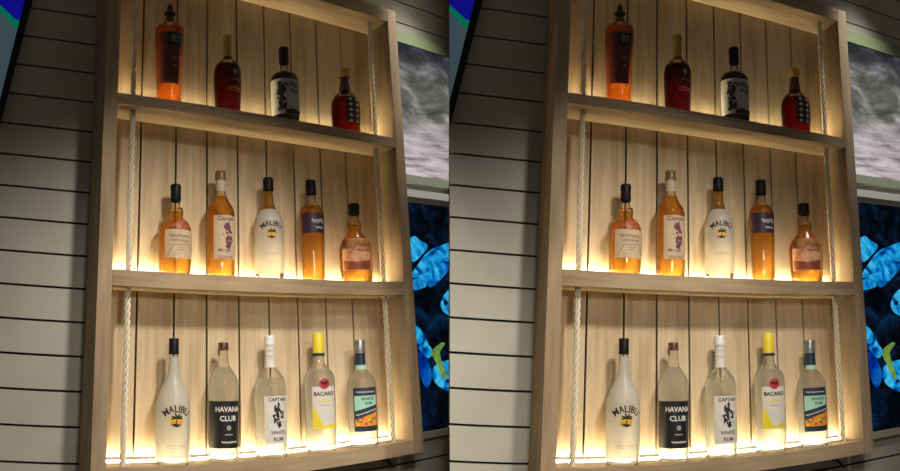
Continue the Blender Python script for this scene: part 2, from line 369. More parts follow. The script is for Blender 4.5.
for a, b in zip(seams[:-1], seams[1:]):
    for z0, z1 in ((.011, Z2 - TS2 - .0005), (Z2 + .0005, Z1 - TS1 - .0005), (Z1 + .0005, ZT - .0005)):
        box(bm, a + (.0029 if a else .0005), b - (.0029 if b < W else .0005), D, D + .007, z0, z1, 0)
box(bm, .0005, W - .0005, D + .0072, D + .0098, -TB + .001, ZT + .04, 1)
link('back_panel', bm, [MAT['woodB'], MAT['dark']], case)
for zb in (0, Z2, Z1):
    bm = bmesh.new(); box(bm, .004, W - .004, .1032, .1130, zb + .0002, zb + .0032)
    tag(link('led_strip', bm, MAT['led'], case), 'glowing warm white light tape')

# ropes threaded through the shelves
def rope(x, label):
    base = (x, HY, -.002)
    bm = bmesh.new(); z0, z1 = -.002, ZT - .002; n = 330; pitch = .060
    for k in range(3):
        pts = []
        for i in range(n + 1):
            z = z0 + (z1 - z0) * i / n; a = 2 * math.pi * (k / 3 + (z - z0) / pitch)
            sway = .0022 * math.sin(z * 2.4 + x * 3)
            pts.append((x + sway + .0047 * math.cos(a), HY + .0047 * math.sin(a), z))
        tube(bm, pts, .0035, 8)
    return tag(link('rope', bm, MAT['rope'], None, base, smooth=60), label, 'rope', 'ropes through the shelves')
ropes = [rope(HL, 'twisted cream rope by the left side board inside the left-hand case'), rope(HR, 'twisted cream rope by the right side board inside the left-hand case')]

# small iron hook under the case
bm = bmesh.new()
tube(bm, [(.873, .118, -.050), (.873, .112, -.0575), (.878, .104, -.066), (.886, .100, -.076), (.893, .104, -.080)], .0045, 8)
box(bm, .864, .882, .1165, .1245, -.062, -.044, bev=.001)
hook = tag(link('wall_hook', bm, MAT['iron'], None, (.877, .12, -.06)), 'small dark iron hook just under the left-hand case, at its right end', 'hook')

# -------------------------------------------------------------- the bottles
def patch(bm, b, pr, a0, a1, z0, z1, off=.0005, mi=0, na=14, nz=3, skew=0):
    g = []
    for j in range(nz + 1):
        z = z0 + (z1 - z0) * j / nz; row = []
        for i in range(na + 1):
            a = a0 + (a1 - a0) * i / na; r = rad(pr, z) + off
            row.append(bm.verts.new((b['X'] + r * math.sin(a), b['Y'] - r * math.cos(a), b['z'] + z)))
        g.append(row)
    for j in range(nz):
        for i in range(na):
            f = bm.faces.new((g[j][i], g[j][i + 1], g[j + 1][i + 1], g[j + 1][i])); f.material_index = mi
def bend(b, pr, ac, zc, x, y, off):
    z = zc + y; r = rad(pr, z) + off; a = ac + x / max(rad(pr, zc), .01)
    return (b['X'] + r * math.sin(a), b['Y'] - r * math.cos(a), b['z'] + z)
def decal(bm, b, pr, ac, zc, polys, off=.001, mi=0):
    for p in polys:
        t = bmesh.new()
        try: t.faces.new([t.verts.new((x, y, 0)) for x, y in p])
        except ValueError: t.free(); continue
        bmesh.ops.triangulate(t, faces=t.faces[:])
        for _ in range(4):
            es = [e for e in t.edges if e.calc_length() > .006]
            if not es: break
            bmesh.ops.subdivide_edges(t, edges=es, cuts=1)
            bmesh.ops.triangulate(t, faces=[f for f in t.faces if len(f.verts) > 3])
        vs = {v: bm.verts.new(bend(b, pr, ac, zc, v.co.x, v.co.y, off)) for v in t.verts}
        for f_ in t.faces:
            f = bm.faces.new([vs[v] for v in f_.verts]); f.material_index = mi
        t.free()
def words(bm, b, pr, ac, zc, s, size, off=.0011, mi=0, arc=0, bold=.012, slant=0, sx=1):
    cu = bpy.data.curves.new('t', 'FONT'); cu.body = s; cu.size = 1; cu.offset = bold; cu.align_x = 'CENTER'; cu.align_y = 'CENTER'; cu.resolution_u = 2; cu.shear = slant
    o = bpy.data.objects.new('t', cu); COL.objects.link(o)
    dg = bpy.context.evaluated_depsgraph_get(); me = bpy.data.meshes.new_from_object(o.evaluated_get(dg))
    vs = []
    for v in me.vertices:
        x, y = v.co.x * size * sx, v.co.y * size
        if arc: th = x / arc; x, y = math.sin(th) * (arc + y), math.cos(th) * (arc + y) - arc
        vs.append(bm.verts.new(bend(b, pr, ac, zc, x, y, off)))
    for p in me.polygons:
        try: f = bm.faces.new([vs[i] for i in p.vertices]); f.material_index = mi
        except ValueError: pass
    bpy.data.objects.remove(o); bpy.data.curves.remove(cu); bpy.data.meshes.remove(me)
def blob(cx, cy, r, n=9, sq=1, jit=.35, rnd=random):
    return [(cx + r * math.cos(2 * math.pi * i / n) * (1 + rnd.uniform(-jit, jit)), cy + sq * r * math.sin(2 * math.pi * i / n) * (1 + rnd.uniform(-jit, jit))) for i in range(n)]
def disc(cx, cy, r, n=20, sq=1): return [(cx + r * math.cos(2 * math.pi * i / n), cy + sq * r * math.sin(2 * math.pi * i / n)) for i in range(n)]
def bar(x0, y0, x1, y1, w):
    d = Vector((x1 - x0, y1 - y0)); n_ = Vector((-d.y, d.x)).normalized() * w / 2
    return [(x0 + n_.x, y0 + n_.y), (x0 - n_.x, y0 - n_.y), (x1 - n_.x, y1 - n_.y), (x1 + n_.x, y1 + n_.y)]
def squiggle(x0, x1, y, h, w, seed, waves=6):
    r = random.Random(seed); pts = []; n = waves * 4
    for i in range(n + 1):
        t = i / n; pts.append((x0 + (x1 - x0) * t + r.uniform(-1, 1) * h * .2, y + h * math.sin(t * waves * 2 * math.pi) * r.uniform(.35, 1)))
    return [bar(*p, *q, w) for p, q in zip(pts[:-1], pts[1:])]
def grey_lines(x0, x1, ys, w):
    return [bar(x0 + k * .001, y, x1 - k * .0015, y, w) for k, y in enumerate(ys)]
def engraving(x0, x1, y0, y1, seed, n=34, s=.0028):
    r = random.Random(seed); out = []
    for _ in range(n):
        t = r.random(); cy = y0 + (y1 - y0) * t; cx = (x0 + x1) / 2 + r.gauss(0, .28) * (x1 - x0) * (.35 + math.sin(math.pi * t) * .5)
        out.append(blob(max(x0, min(x1, cx)), cy, s * r.uniform(.35, 1), 7, r.uniform(.6, 1.6), .4, r))
    return out

def bottle(key, label, liq, glassm, capm, capstyle='plain', low=None):
    b = dict(DATA[key]); X, Y, Z = b['X'], b['Y'], b['z']
    o = tag(root('liquor_bottle', (X, Y, Z + .0003)), label, 'bottle')
    if key == 'b3': b['liq'] = .1665
    raw = b['prof']; top = b['top']
    b0 = raw[0][1]
    pr = smoothprof([(.004, b0)] + [(max(z, .012), r) for z, r in raw[1:]] + [(top, raw[-1][1])])
    b = dict(b); b['Z'] = Z; b['z'] = Z + .0003
    # glass: heavy foot with a punt, straight neck, rolled lip
    foot = [(.004, 0), (.003, b0 * .55), (.0, b0 * .82), (.001, b0 * .95)]
    lip = raw[-1][1]
    prof = foot + pr[:-1] + [(top - .006, lip), (top - .005, lip * 1.16), (top - .0005, lip * 1.16), (top, lip * .9), (top, 0)]
    bm = bmesh.new(); lathe(bm, prof, X, Y, b['z'], 44)
    gl = link('bottle_glass', bm, glassm, o, smooth=50)
    if liq is not None:
        L = b['liq']; ip = [(z, max(r - .0022, .003)) for z, r in pr if .006 < z < L]
        ip = [(.0065, 0), (.0055, b0 * .7), (.008, b0 - .003)] + [q for q in ip if q[0] > .009] + [(L, max(rad(pr, L) - .0022, .003)), (L, 0)]
        if low: L = b['capb'] - .004; ip = [(low, 0), (low, rad(pr, low) - .0025)] + [(z, r - .0022) for z, r in pr if low + .002 < z < L] + [(L, rad(pr, L) - .0022), (L, 0)]
        bm = bmesh.new(); lathe(bm, ip, X, Y, b['z'], 44); link('liquid', bm, liq, o, smooth=50)
    c0, c1 = b['capb'], b['capt']; cr = max(rad(pr, c0), lip) * 1.22
    bm = bmesh.new()
    if capstyle == 'plain':
        cp = [(c0, lip * 1.02), (c0, cr), (c0 + .004, cr), (c0 + .0045, cr * .96), (c0 + .006, cr * .96), (c1 - .002, cr * .95), (c1, cr * .86), (c1, 0)]
    elif capstyle == 'foil':      # foil sleeve over the neck that follows its flare
        cp = [(z, r + .0012) for z, r in pr if c0 <= z <= top - .004]
        cp = [(c0, rad(pr, c0) * .98), (c0, rad(pr, c0) + .0012)] + cp + [(top, lip * 1.2), (c1 - .003, lip * 1.22), (c1, lip * 1.05), (c1, 0)]
    elif capstyle == 'cork':      # round topped stopper
        h = c1 - c0
        cp = [(c0, lip * 1.0), (c0, cr * .92), (c0 + h * .12, cr * 1.06), (c0 + h * .5, cr * 1.0), (c0 + h * .85, cr * 1.08), (c0 + h * .96, cr * .9), (c1, cr * .5), (c1, 0)]
    elif capstyle == 'finial':    # turned decorative stopper
        h = c1 - c0
        cp = [(c0, lip * .9), (c0 + h * .06, lip * .5), (c0 + h * .2, lip * .6), (c0 + h * .28, lip * 1.25), (c0 + h * .38, lip * 1.45), (c0 + h * .46, lip * 1.1), (c0 + h * .55, lip * .55), (c0 + h * .68, lip * .75), (c0 + h * .8, lip * .6), (c0 + h * .95, lip * .3), (c1, 0)]
    lathe(bm, cp, X, Y, b['z'], 28)
    link('stopper' if capstyle in ('cork', 'finial') else 'cap', bm, capm, o, smooth=40)
    b['pr'] = pr
    return o, b, pr
def lab(o, b, pr, k, mat, name='label', **kw):
    a0, a1, z0, z1 = b['labels'][k]
    bm = bmesh.new(); patch(bm, b, pr, a0, a1, z0, z1, **kw)
    return link(name, bm, mat, o, smooth=60), (a0 + a1) / 2, (z0 + z1) / 2, (a1 - a0), z1 - z0

bottles = []
def mk(*a, **k):
    r = bottle(*a, **k); bottles.append(r[0]); return r
def text_part(parent, mats, fill, name='lettering'):
    bm = bmesh.new(); fill(bm)
    return link(name, bm, mats, parent)

# top shelf -------------------------------------------------------------
o, b, pr = mk('b1', 'tall amber-red bottle with ornate black stopper, top shelf of {side} case', MAT['red_liq'], MAT['aglass'], MAT['iron'], 'finial')
a0, a1, z0, z1 = b['labels'][1]
bm = bmesh.new(); patch(bm, b, pr, a0, a1, z0, z1, .0003); w_ = link('wrap_label', bm, plain('maroon_wrap', (.10, .012, .01), .5), o, smooth=60)
l_, ac, zc_, da, dz = lab(o, b, pr, 0, MAT['bpaper'], off=.0009)
def f(bm):
    words(bm, b, pr, ac, zc_, 'BT', .026, off=.0016, bold=.0, sx=.8)
text_part(l_, MAT['grink'], f)
def f(bm):
    decal(bm, b, pr, ac, zc_ - .052, [bar(-.014, 0, .014, 0, .0012), bar(-.010, -.006, .010, -.006, .0012), bar(-.004, -.024, .004, -.024, .004)], off=.0009)
text_part(w_, MAT['gink'], f)

o, b, pr = mk('b2', 'dark red-brown bottle with gold foil neck, top shelf of {side} case', MAT['dk_liq'], MAT['aglass'], MAT['gold'], 'foil')
ac = .12
def f(bm):
    decal(bm, b, pr, ac, .122, [disc(0, 0, .0045, 8, 1.4), bar(-.008, .008, .0, -.004, .0016), bar(.008, .008, 0, -.004, .0016), bar(0, -.014, 0, .014, .0014)], off=.0006)
    decal(bm, b, pr, ac, .100, squiggle(-.012, .014, 0, .002, .0012, 4, 5), off=.0006)
    decal(bm, b, pr, ac, .075, squiggle(-.020, .020, 0, .003, .0016, 5, 7) + squiggle(-.020, .020, -.008, .002, .0014, 6, 7), off=.0006)
text_part(o, MAT['gink'], f, 'gold_print')

o, b, pr = mk('b3', 'black bottle with white engraved label, top shelf of {side} case', MAT['bk_liq'], MAT['aglass'], MAT['black'], 'cork')
l_, ac, zc_, da, dz = lab(o, b, pr, 0, MAT['gpaper'], off=.0005)
text_part(l_, MAT['ink'], lambda bm: words(bm, b, pr, .02, zc_ + .036, 'KRAKEN', .020, arc=.06, bold=.02, sx=.85))
text_part(l_, MAT['ink'], lambda bm: words(bm, b, pr, .20, zc_ + .016, 'RUM', .015, bold=.02))
def f(bm):
    decal(bm, b, pr, -.75, zc_ + .002, engraving(-.018, .018, -.045, .040, 3, 110, .0050), off=.0009)
    decal(bm, b, pr, .2, zc_ - .046, [[(-.03, -.008), (.028, -.008), (.028, .010), (.012, .004), (-.01, .010), (-.03, .002)]], off=.0011)
text_part(l_, MAT['ink'], f, 'label_ornament')

o, b, pr = mk('b4', 'small dark red bottle with black tartan label, top shelf of {side} case', MAT['dr_liq'], MAT['aglass'], plain('maroon_foil', (.05, .012, .012), .35), 'foil')
bm = bmesh.new(); lathe(bm, [(.196, .0150), (.196, .0190), (.2222, .0185), (.2225, 0)], b['X'], b['Y'], b['z'], 28); link('cap_top', bm, MAT['gold'], o, smooth=40)
l_, ac, zc_, da, dz = lab(o, b, pr, 0, MAT['bpaper'], off=.0005)
def f(bm):
    for j in range(5):
        for i in range(2):
            y = -.036 + j * .018; x = -.014 + i * .024
            decal(bm, b, pr, ac, zc_, [[(x - .006, y - .003), (x + .005, y - .003), (x + .006, y + .003), (x - .005, y + .003)], bar(x, y + .003, x, y + .011, .0012)])
text_part(l_, MAT['wink'], f, 'tartan_print')

# middle shelf ----------------------------------------------------------
o, b, pr = mk('b5', 'round orange bottle with cream parchment label, leftmost on middle shelf of {side} case', MAT['or_liq'], MAT['aglass'], MAT['black'], 'cork')
l_, ac, zc_, da, dz = lab(o, b, pr, 0, MAT['paper'])
def f(bm):
    decal(bm, b, pr, ac, zc_, squiggle(-.028, .030, .020, .006, .0018, 11, 6) + squiggle(-.024, .028, .008, .004, .0014, 12, 7), mi=0)
    decal(bm, b, pr, ac, zc_, [bar(-.034, -.030, -.018, -.004, .0012), bar(-.018, -.004, .030, -.002, .0012), bar(.030, -.002, .036, -.026, .0012)] + grey_lines(-.008, .014, [-.010, -.016], .001), mi=0)
text_part(l_, plain('brown_ink', (.16, .06, .03), .6), f)
def f(bm): decal(bm, b, pr, .1, .130, engraving(-.026, .030, -.012, .012, 8, 26, .006), off=.0008)
text_part(o, MAT['rust'], f, 'rust_print')

o, b, pr = mk('b6', 'amber bottle with brown cap and white picture label, in {side} case', MAT['or_liq'], MAT['aglass'], MAT['brown'], 'plain')
l_, ac, zc_, da, dz = lab(o, b, pr, 0, MAT['paper'])
bm = bmesh.new(); patch(bm, b, pr, -1.5, 1.5, .236, .270, .0004, nz=4, na=20); link('neck_label', bm, MAT['paper'], o, smooth=60)
text_part(l_, MAT['pink'], lambda bm: words(bm, b, pr, ac, zc_ + .050, 'Captain', .0165, bold=.012, slant=.2))
text_part(l_, MAT['pink'], lambda bm: words(bm, b, pr, ac - .1, zc_ - .036, 'Morgan', .012, bold=.012, slant=.2))
def f(bm):
    decal(bm, b, pr, ac, zc_ - .052, grey_lines(-.022, .022, [0, -.004], .0014))
text_part(l_, MAT['pink'], f, 'small_print')
def f(bm): decal(bm, b, pr, ac + .16, zc_ + .006, engraving(-.014, .014, -.036, .036, 21, 60, .0042))
text_part(l_, MAT['pink'], f, 'label_ornament')

o, b, pr = mk('b7', 'white palm-emblem bottle with amber neck, middle shelf of {side} case', MAT['go_liq'], MAT['aglass'], MAT['black'], 'plain', low=.199)
def coat(b, pr, z1, fade=None):
    bm = bmesh.new(); n = 26; ps = [(z, r + .0005) for z, r in pr if .006 < z < z1] + [(z1, rad(pr, z1) + .0005)]
    lathe(bm, ps, b['X'], b['Y'], b['z'], 44); return bm
c_ = link('white_coating', coat(b, pr, .197), MAT['frost'], o, smooth=50)
def malibu(b, pr, ac, zt, ze, par, k=1.0):
    def f(bm): words(bm, b, pr, ac, zt, 'MALIBU', .0205 * k, arc=.045, bold=.024, off=.0014, sx=.92)
    text_part(par, MAT['ink'], f)
    def f(bm):
        decal(bm, b, pr, ac, ze, [disc(0, 0, .0135 * k, 22)], off=.0012, mi=0)
        decal(bm, b, pr, ac, ze, [[(-.0135 * k, -.001), (.0135 * k, -.001), (.011 * k, -.008 * k), (0, -.0135 * k), (-.011 * k, -.008 * k)]], off=.0017, mi=1)
        pl = [bar(-.001, -.012 * k, .001, .006 * k, .0022 * k)]
        for a in (20, 60, 110, 160, -15, 195): pl.append(bar(.001, .006 * k, .001 + .012 * k * math.cos(math.radians(a)), .006 * k + .010 * k * math.sin(math.radians(a)), .0034 * k))
        pl.append([(-.013 * k, -.008 * k), (-.002 * k, -.006 * k), (.012 * k, -.009 * k), (.0, -.014 * k)])
        decal(bm, b, pr, ac, ze, pl, off=.0023, mi=2)
    text_part(par, [MAT['yink'], MAT['oink'], MAT['ink']], f, 'palm_emblem')
    def f(bm): decal(bm, b, pr, ac, ze - .052 * k, grey_lines(-.022 * k, .022 * k, [0, -.005], .0013) + grey_lines(-.008, .010, [-.026], .001), off=.0012)
    text_part(par, MAT['grink'], f, 'small_print')
malibu(b, pr, -.42 + .1, .153, .124, c_)

o, b, pr = mk('b8', 'slim orange bottle with square plum label, middle shelf of {side} case', MAT['or_liq'], MAT['aglass'], MAT['black'], 'plain')
l_, ac, zc_, da, dz = lab(o, b, pr, 0, MAT['purple'])
def f(bm): decal(bm, b, pr, ac + .25, zc_, squiggle(-.014, .022, .006, .008, .0016, 31, 5))
text_part(l_, MAT['wink'], f)
def f(bm): decal(bm, b, pr, ac + .25, zc_, squiggle(-.004, .020, -.014, .004, .0014, 32, 5))
text_part(l_, MAT['wink'], f)
def f(bm): decal(bm, b, pr, -.1, .075, squiggle(-.014, .014, .02, .003, .0012, 33, 5) + grey_lines(-.016, .016, [.006, -.004], .0012) + [bar(-.022, -.030, -.022, .045, .001)])
text_part(o, MAT['rust'], f, 'script_print')

o, b, pr = mk('b9', 'short orange bottle with rust script label, rightmost on middle shelf of {side} case', MAT['or_liq'], MAT['aglass'], MAT['black'], 'cork')
l_, ac, zc_, da, dz = lab(o, b, pr, 0, MAT['peach'])
def f(bm):
    decal(bm, b, pr, ac + .15, zc_, squiggle(-.014, .036, .030, .005, .0022, 41, 5) + squiggle(-.010, .036, .012, .008, .0030, 42, 5))
    decal(bm, b, pr, ac, zc_, [bar(-.040, -.018, .012, .044, .0016), [(-.045, -.046), (.045, -.046), (.045, -.016), (.0, -.024), (-.045, -.016)]])
text_part(l_, MAT['rust'], f)

# bottom shelf ----------------------------------------------------------
o, b, pr = mk('b10', 'frosted white palm-emblem bottle, black cap, bottom shelf of {side} case', None, MAT['glass'], MAT['black'], 'plain')
c_ = link('white_coating', coat(b, pr, .255), MAT['frost'], o, smooth=50)
malibu(b, pr, -.15, .131, .1045, c_, 1.1)

o, b, pr = mk('b11', 'clear bottle with wide black label, bottom shelf of {side} case', MAT['cl_liq'], MAT['glass'], plain('brown_pourer', (.09, .035, .02), .4), 'plain')
l_, ac, zc_, da, dz = lab(o, b, pr, 0, MAT['bpaper'], na=24)
def f(bm):
    decal(bm, b, pr, -.08, zc_ - .042, squiggle(-.018, .022, 0, .003, .0018, 51, 6))
text_part(l_, MAT['wink'], f, 'small_print')
text_part(l_, MAT['wink'], lambda bm: words(bm, b, pr, -.12, zc_ + .036, 'HAVANA', .0175, bold=.022, sx=.92))
text_part(l_, MAT['wink'], lambda bm: words(bm, b, pr, -.12, zc_ + .014, 'CLUB', .0175, bold=.022))
def f(bm): decal(bm, b, pr, -.08, zc_ - .012, [disc(0, .004, .006, 12), bar(-.010, -.012, .010, -.012, .003)])
text_part(l_, MAT['grink'], f, 'seal_print')
bm = bmesh.new(); tube(bm, [(b['X'] - .010, b['Y'] - .012, b['z'] + .284), (b['X'] - .018, b['Y'] - .015, b['z'] + .282), (b['X'] - .020, b['Y'] - .015, b['z'] + .272), (b['X'] - .019, b['Y'] - .014, b['z'] + .259)], .0028, 8)
link('pourer_flap', bm, plain('pourer_brown', (.09, .035, .02), .4), o)

o, b, pr = mk('b12', 'clear bottle with white cap and picture label, centre of {side} case bottom shelf', MAT['cl_liq'], MAT['glass'], MAT['white'], 'plain')
l_, ac, zc_, da, dz = lab(o, b, pr, 0, MAT['wpaper'])
bm = bmesh.new(); patch(bm, b, pr, -1.9, 1.6, .226, .288, .0005, nz=5, na=20); n_ = link('neck_label', bm, MAT['wpaper'], o, smooth=60)
for dz_, t_, sz_, bo_ in ((.050, 'CAPTAIN', .0125, .022), (-.032, 'WHITE', .013, .014), (-.048, 'RUM', .013, .014)):
    text_part(l_, MAT['ink'], lambda bm: words(bm, b, pr, ac, zc_ + dz_, t_, sz_, bold=bo_))
def f(bm): decal(bm, b, pr, ac, zc_ + .010, engraving(-.016, .016, -.028, .032, 61, 60, .0042))
text_part(l_, MAT['ink'], f, 'label_ornament')
def f(bm): decal(bm, b, pr, -.4, .262, squiggle(-.007, .007, .008, .003, .0013, 62, 3) + squiggle(-.007, .007, -.008, .003, .0013, 63, 3))
text_part(n_, MAT['grink'], f)

o, b, pr = mk('b13', 'clear bottle with yellow cap and red emblem, bottom shelf of {side} case', MAT['cl_liq'], MAT['glass'], MAT['yellow'], 'plain')
bm = bmesh.new(); lathe(bm, [(.252, .0150), (.252, .0178), (.2605, .0178), (.2605, .0150)], b['X'], b['Y'], b['z'], 28); link('cap_ring', bm, MAT['navy'], o, smooth=40)
l_, ac, zc_, da, dz = lab(o, b, pr, 0, MAT['wpaper'])
def f(bm): words(bm, b, pr, ac, zc_ + .0355, 'BACARDI', .0142, bold=.03)
text_part(l_, MAT['ink'], f)
def f(bm):
    words(bm, b, pr, ac, zc_ + .018, 'LIMON', .0115, bold=.015)
    hh = dz / 2; ww = da / 2 * .0425
    decal(bm, b, pr, ac, zc_, [[(-ww, -hh), (ww * .1, -hh), (-ww * .2, -hh + .012), (-ww * .75, -hh + .050), (-ww, -hh + .052)], [(-ww * .1, -hh), (ww, -hh), (ww, -hh + .010), (ww * .3, -hh + .012)]])
text_part(l_, MAT['yink'], f, 'yellow_print')
def f(bm):
    zc2 = b['labels'][0][3] + .008
    decal(bm, b, pr, ac, zc2, [disc(0, 0, .0145, 24)], off=.0012, mi=0)
    decal(bm, b, pr, ac, zc2, [[(-.011, .003), (-.005, .007), (0, .003), (.005, .007), (.011, .003), (.007, -.003), (.002, -.002), (0, -.009), (-.002, -.002), (-.007, -.003)]], off=.0018, mi=1)
text_part(o, [MAT['rink'], MAT['ink']], f, 'bat_emblem')
def f(bm): decal(bm, b, pr, ac, zc_ + .006, grey_lines(-.015, .015, [0], .0016))
text_part(l_, MAT['grink'], f, 'small_print')

o, b, pr = mk('b14', 'clear bottle with navy neck wrap and bright label, bottom shelf of {side} case', MAT['cl_liq'], MAT['glass'], MAT['silver'], 'plain')
bm = bmesh.new(); lathe(bm, [(.255, .0150), (.255, .0182), (.2585, .0182), (.2585, .0160)], b['X'], b['Y'], b['z'], 28); link('cap_band', bm, MAT['silver'], o, smooth=40)
bm = bmesh.new(); patch(bm, b, pr, -3.1, 3.1, .222, .257, .0006, nz=4, na=28); link('neck_wrap', bm, MAT['navy'], o, smooth=60)
bm = bmesh.new(); patch(bm, b, pr, -3.1, 3.1, .210, .222, .0006, nz=4, na=28); link('neck_ring', bm, MAT['mint'], o, smooth=60)
l_, ac, zc_, da, dz = lab(o, b, pr, 0, MAT['navy'])
def f(bm):
    ww = da / 2 * .0425 * .90; hh = dz / 2
    decal(bm, b, pr, ac, zc_, [[(-ww, -.004), (ww, .012), (ww, hh - .022), (0, hh - .022), (-ww, hh - .022)]], mi=0)
    decal(bm, b, pr, ac, zc_, [[(-ww, -hh + .014), (0, -hh + .014), (ww, -hh + .014), (ww, -.008), (0, -.017), (-ww, -.028)]], mi=1)
    r = random.Random(5)
    for k in range(16):
        decal(bm, b, pr, ac, zc_, [blob(r.uniform(-ww * .8, ww * .8), r.uniform(-hh + .017, -.024), .0035, 7, 1, .3, r)], off=.0015, mi=r.choice([2, 3, 3, 4]))
    words(bm, b, pr, ac + .1, zc_ + .028, 'WHITE', .012, mi=5, off=.0016, bold=.02)
    words(bm, b, pr, ac + .15, zc_ + .016, 'RUM', .010, mi=5, off=.0016, bold=.02)
    decal(bm, b, pr, ac, zc_, squiggle(-ww * .8, ww * .8, hh - .012, .0025, .0016, 71, 7) , mi=6)
    sq_ = squiggle(-ww * .9, ww * .9, 0, .003, .0018, 72, 7)
    decal(bm, b, pr, ac, zc_ - .008, [[(x, y + x * .25) for x, y in p] for p in sq_], mi=6, off=.0016)
text_part(l_, [MAT['mint'], MAT['oink'], MAT['yink'], MAT['rink'], MAT['grnink'], MAT['ink'], MAT['wink']], f, 'label_print')

# -------------------------------------------------- the framed wall screens
def framed(name, label, z0, z1, fr, mats, scr, yscr, yf, parts):
    o = tag(root(name, (1.2, WALLY - .001, z0)), label, 'screen')
    X0 = .945
    def slab(bm, xa, za, zb, mi, ya, yb):
        prism(bm, [(xa, za), (xr(WALLY, za) + .035, za), (xr(WALLY, zb) + .035, zb), (xa, zb)], ya, yb, mi)
    bm = bmesh.new()
    for (za, zb, mi, yy) in fr: slab(bm, X0, za, zb, mi, yy, WALLY - .0006)
    prism(bm, [(X0, z0), (X0 + .035, z0), (X0 + .035, z1), (X0, z1)], yf, WALLY - .0006, 0)
    link('frame', bm, mats, o)
    bm = bmesh.new(); slab(bm, X0 + .033, z0 + .004, z1 - .004, 0, yscr, WALLY - .0008)
    s = link('screen', bm, scr, o)
    parts(s)
    return o
storm = framed('framed_screen', 'sage framed screen of a grey storm sky, upper one right of the left-hand case', .812, 1.377,
               [(1.334, 1.377, 0, .112), (.812, .8405, 1, .104)], [MAT['sage'], MAT['sageL']], MAT['storm'], .1195, .112, lambda s: None)
FISH = {
'fishA': [(0.9913, 0.5986), (1.0327, 0.6278), (1.0581, 0.6157), (1.0922, 0.597), (1.0577, 0.5615), (1.0208, 0.54), (0.9926, 0.5622)],
'fishB': [(1.0126, 0.4935), (1.0515, 0.5411), (1.0903, 0.5764), (1.1477, 0.5997), (1.2109, 0.6134), (1.2038, 0.546), (1.1559, 0.4963), (1.1163, 0.4686), (1.0883, 0.4582), (1.0637, 0.4813)],
'fishC': [(0.9938, 0.4736), (1.0464, 0.4843), (1.0755, 0.4648), (1.0435, 0.4512), (0.9959, 0.4476)],
'fishH': [(1.1325, 0.4014), (1.1544, 0.435), (1.1937, 0.4521), (1.1847, 0.367), (1.1436, 0.3745)],
'fishE': [(1.0074, 0.3319), (1.036, 0.3183), (1.0624, 0.2757), (1.0815, 0.246), (1.058, 0.2282), (1.0261, 0.2552), (1.0036, 0.2877)],
'fishF': [(1.0711, 0.1831), (1.0953, 0.2068), (1.1318, 0.214), (1.1677, 0.2084), (1.1582, 0.1186), (1.1098, 0.1295), (1.0811, 0.1509)],
'fishD': [(1.0214, 0.2492), (1.0568, 0.2156), (1.0699, 0.1706), (1.0451, 0.1352), (1.0232, 0.1741)],
'green': [(1.0771, 0.2462), (1.1197, 0.2731), (1.1374, 0.269), (1.1123, 0.2443), (1.118, 0.2117), (1.1355, 0.1623), (1.1174, 0.1606), (1.0953, 0.2068)]}
def fishes(s):
    def rounded(q):
        out = []; n = len(q)
        for i in range(n):
            p0, p1, p2, p3 = q[i - 1], q[i], q[(i + 1) % n], q[(i + 2) % n]
            for k in range(4):
                t = k / 4
                out.append(.5 * ((2 * p1) + (p2 - p0) * t + (2 * p0 - 5 * p1 + 4 * p2 - p3) * t * t + (3 * p1 - p0 - 3 * p2 + p3) * t ** 3))
        return out
    for k, (n_, p) in enumerate(FISH.items()):
        q = rounded([Vector(v) for v in p]); bm = bmesh.new()
        prism(bm, [(v.x, v.y) for v in q], .1033 - .00015 * k, .1042, 0)
        if n_ in ('fishH', 'fishF'):
            x, z, r = {'fishH': (1.155, .405, .009), 'fishF': (1.137, .150, .006)}[n_]
            prism(bm, disc(x, z, r, 14), .1012, .1036, 1)
        link('fish_image', bm, [MAT['fishG'] if n_ == 'green' else MAT['fishD'] if n_ == 'fishD' else MAT['fish'], MAT['bpaper']], s)
reef = framed('framed_screen', 'white framed screen of blue fish in dark water, lower one right of the left-hand case', -.016, .787,
              [(.7615, .787, 0, .097), (.7425, .7615, 1, .101), (-.016, .004, 2, .097)], [MAT['wframe'], plain('frame_inner', (.42, .40, .36), .6), MAT['gframe']], MAT['reef'], .104, .097, fishes)

# slanted screen high at the left end of the wall
tvo = tag(root('wall_screen', (-.27, .1, .83)), 'black edged screen glowing blue and green, high on the wall left of the left-hand case', 'screen')
def ed(z): return xl(.094, z)
bm = bmesh.new()
zt = 1.30
def xe(z): return -.2265 + (z - 1.1847) * .1757   # outer edge of the bezel
def xi(z): return -.2480 + (z - 1.1828) * .170
prism(bm, [(xi(.9), .9) if False else (ed(.8955), .8955), (ed(.8239), .8239), (xe(.8239) , .8239), (xe(zt), zt), (xi(zt), zt)], .094, WALLY - .0006)
link('bezel', bm, MAT['black'], tvo)
bm = bmesh.new(); y0_, y1_ = .0955, .11
prism(bm, [(ed(zt), zt), (ed(1.168), 1.168), (-.2660, 1.1296), (xi(1.1296) - .0002, 1.1296), (xi(zt) - .0002, zt)], y0_, y1_, 0)
prism(bm, [(ed(1.168), 1.168), (ed(1.1524), 1.1500), (-.268, 1.1045), (xi(1.1045) - .0002, 1.1045), (xi(1.1296) - .0002, 1.1296), (-.2660, 1.1296)], y0_, y1_, 1)
prism(bm, [(ed(1.15), 1.15), (ed(.8975), .8975), (xi(1.1045) - .0002, 1.1045), (-.268, 1.1045)], y0_, y1_, 2)
link('screen', bm, [MAT['sBlue'], MAT['sGreen'], MAT['sGrey']], tvo)

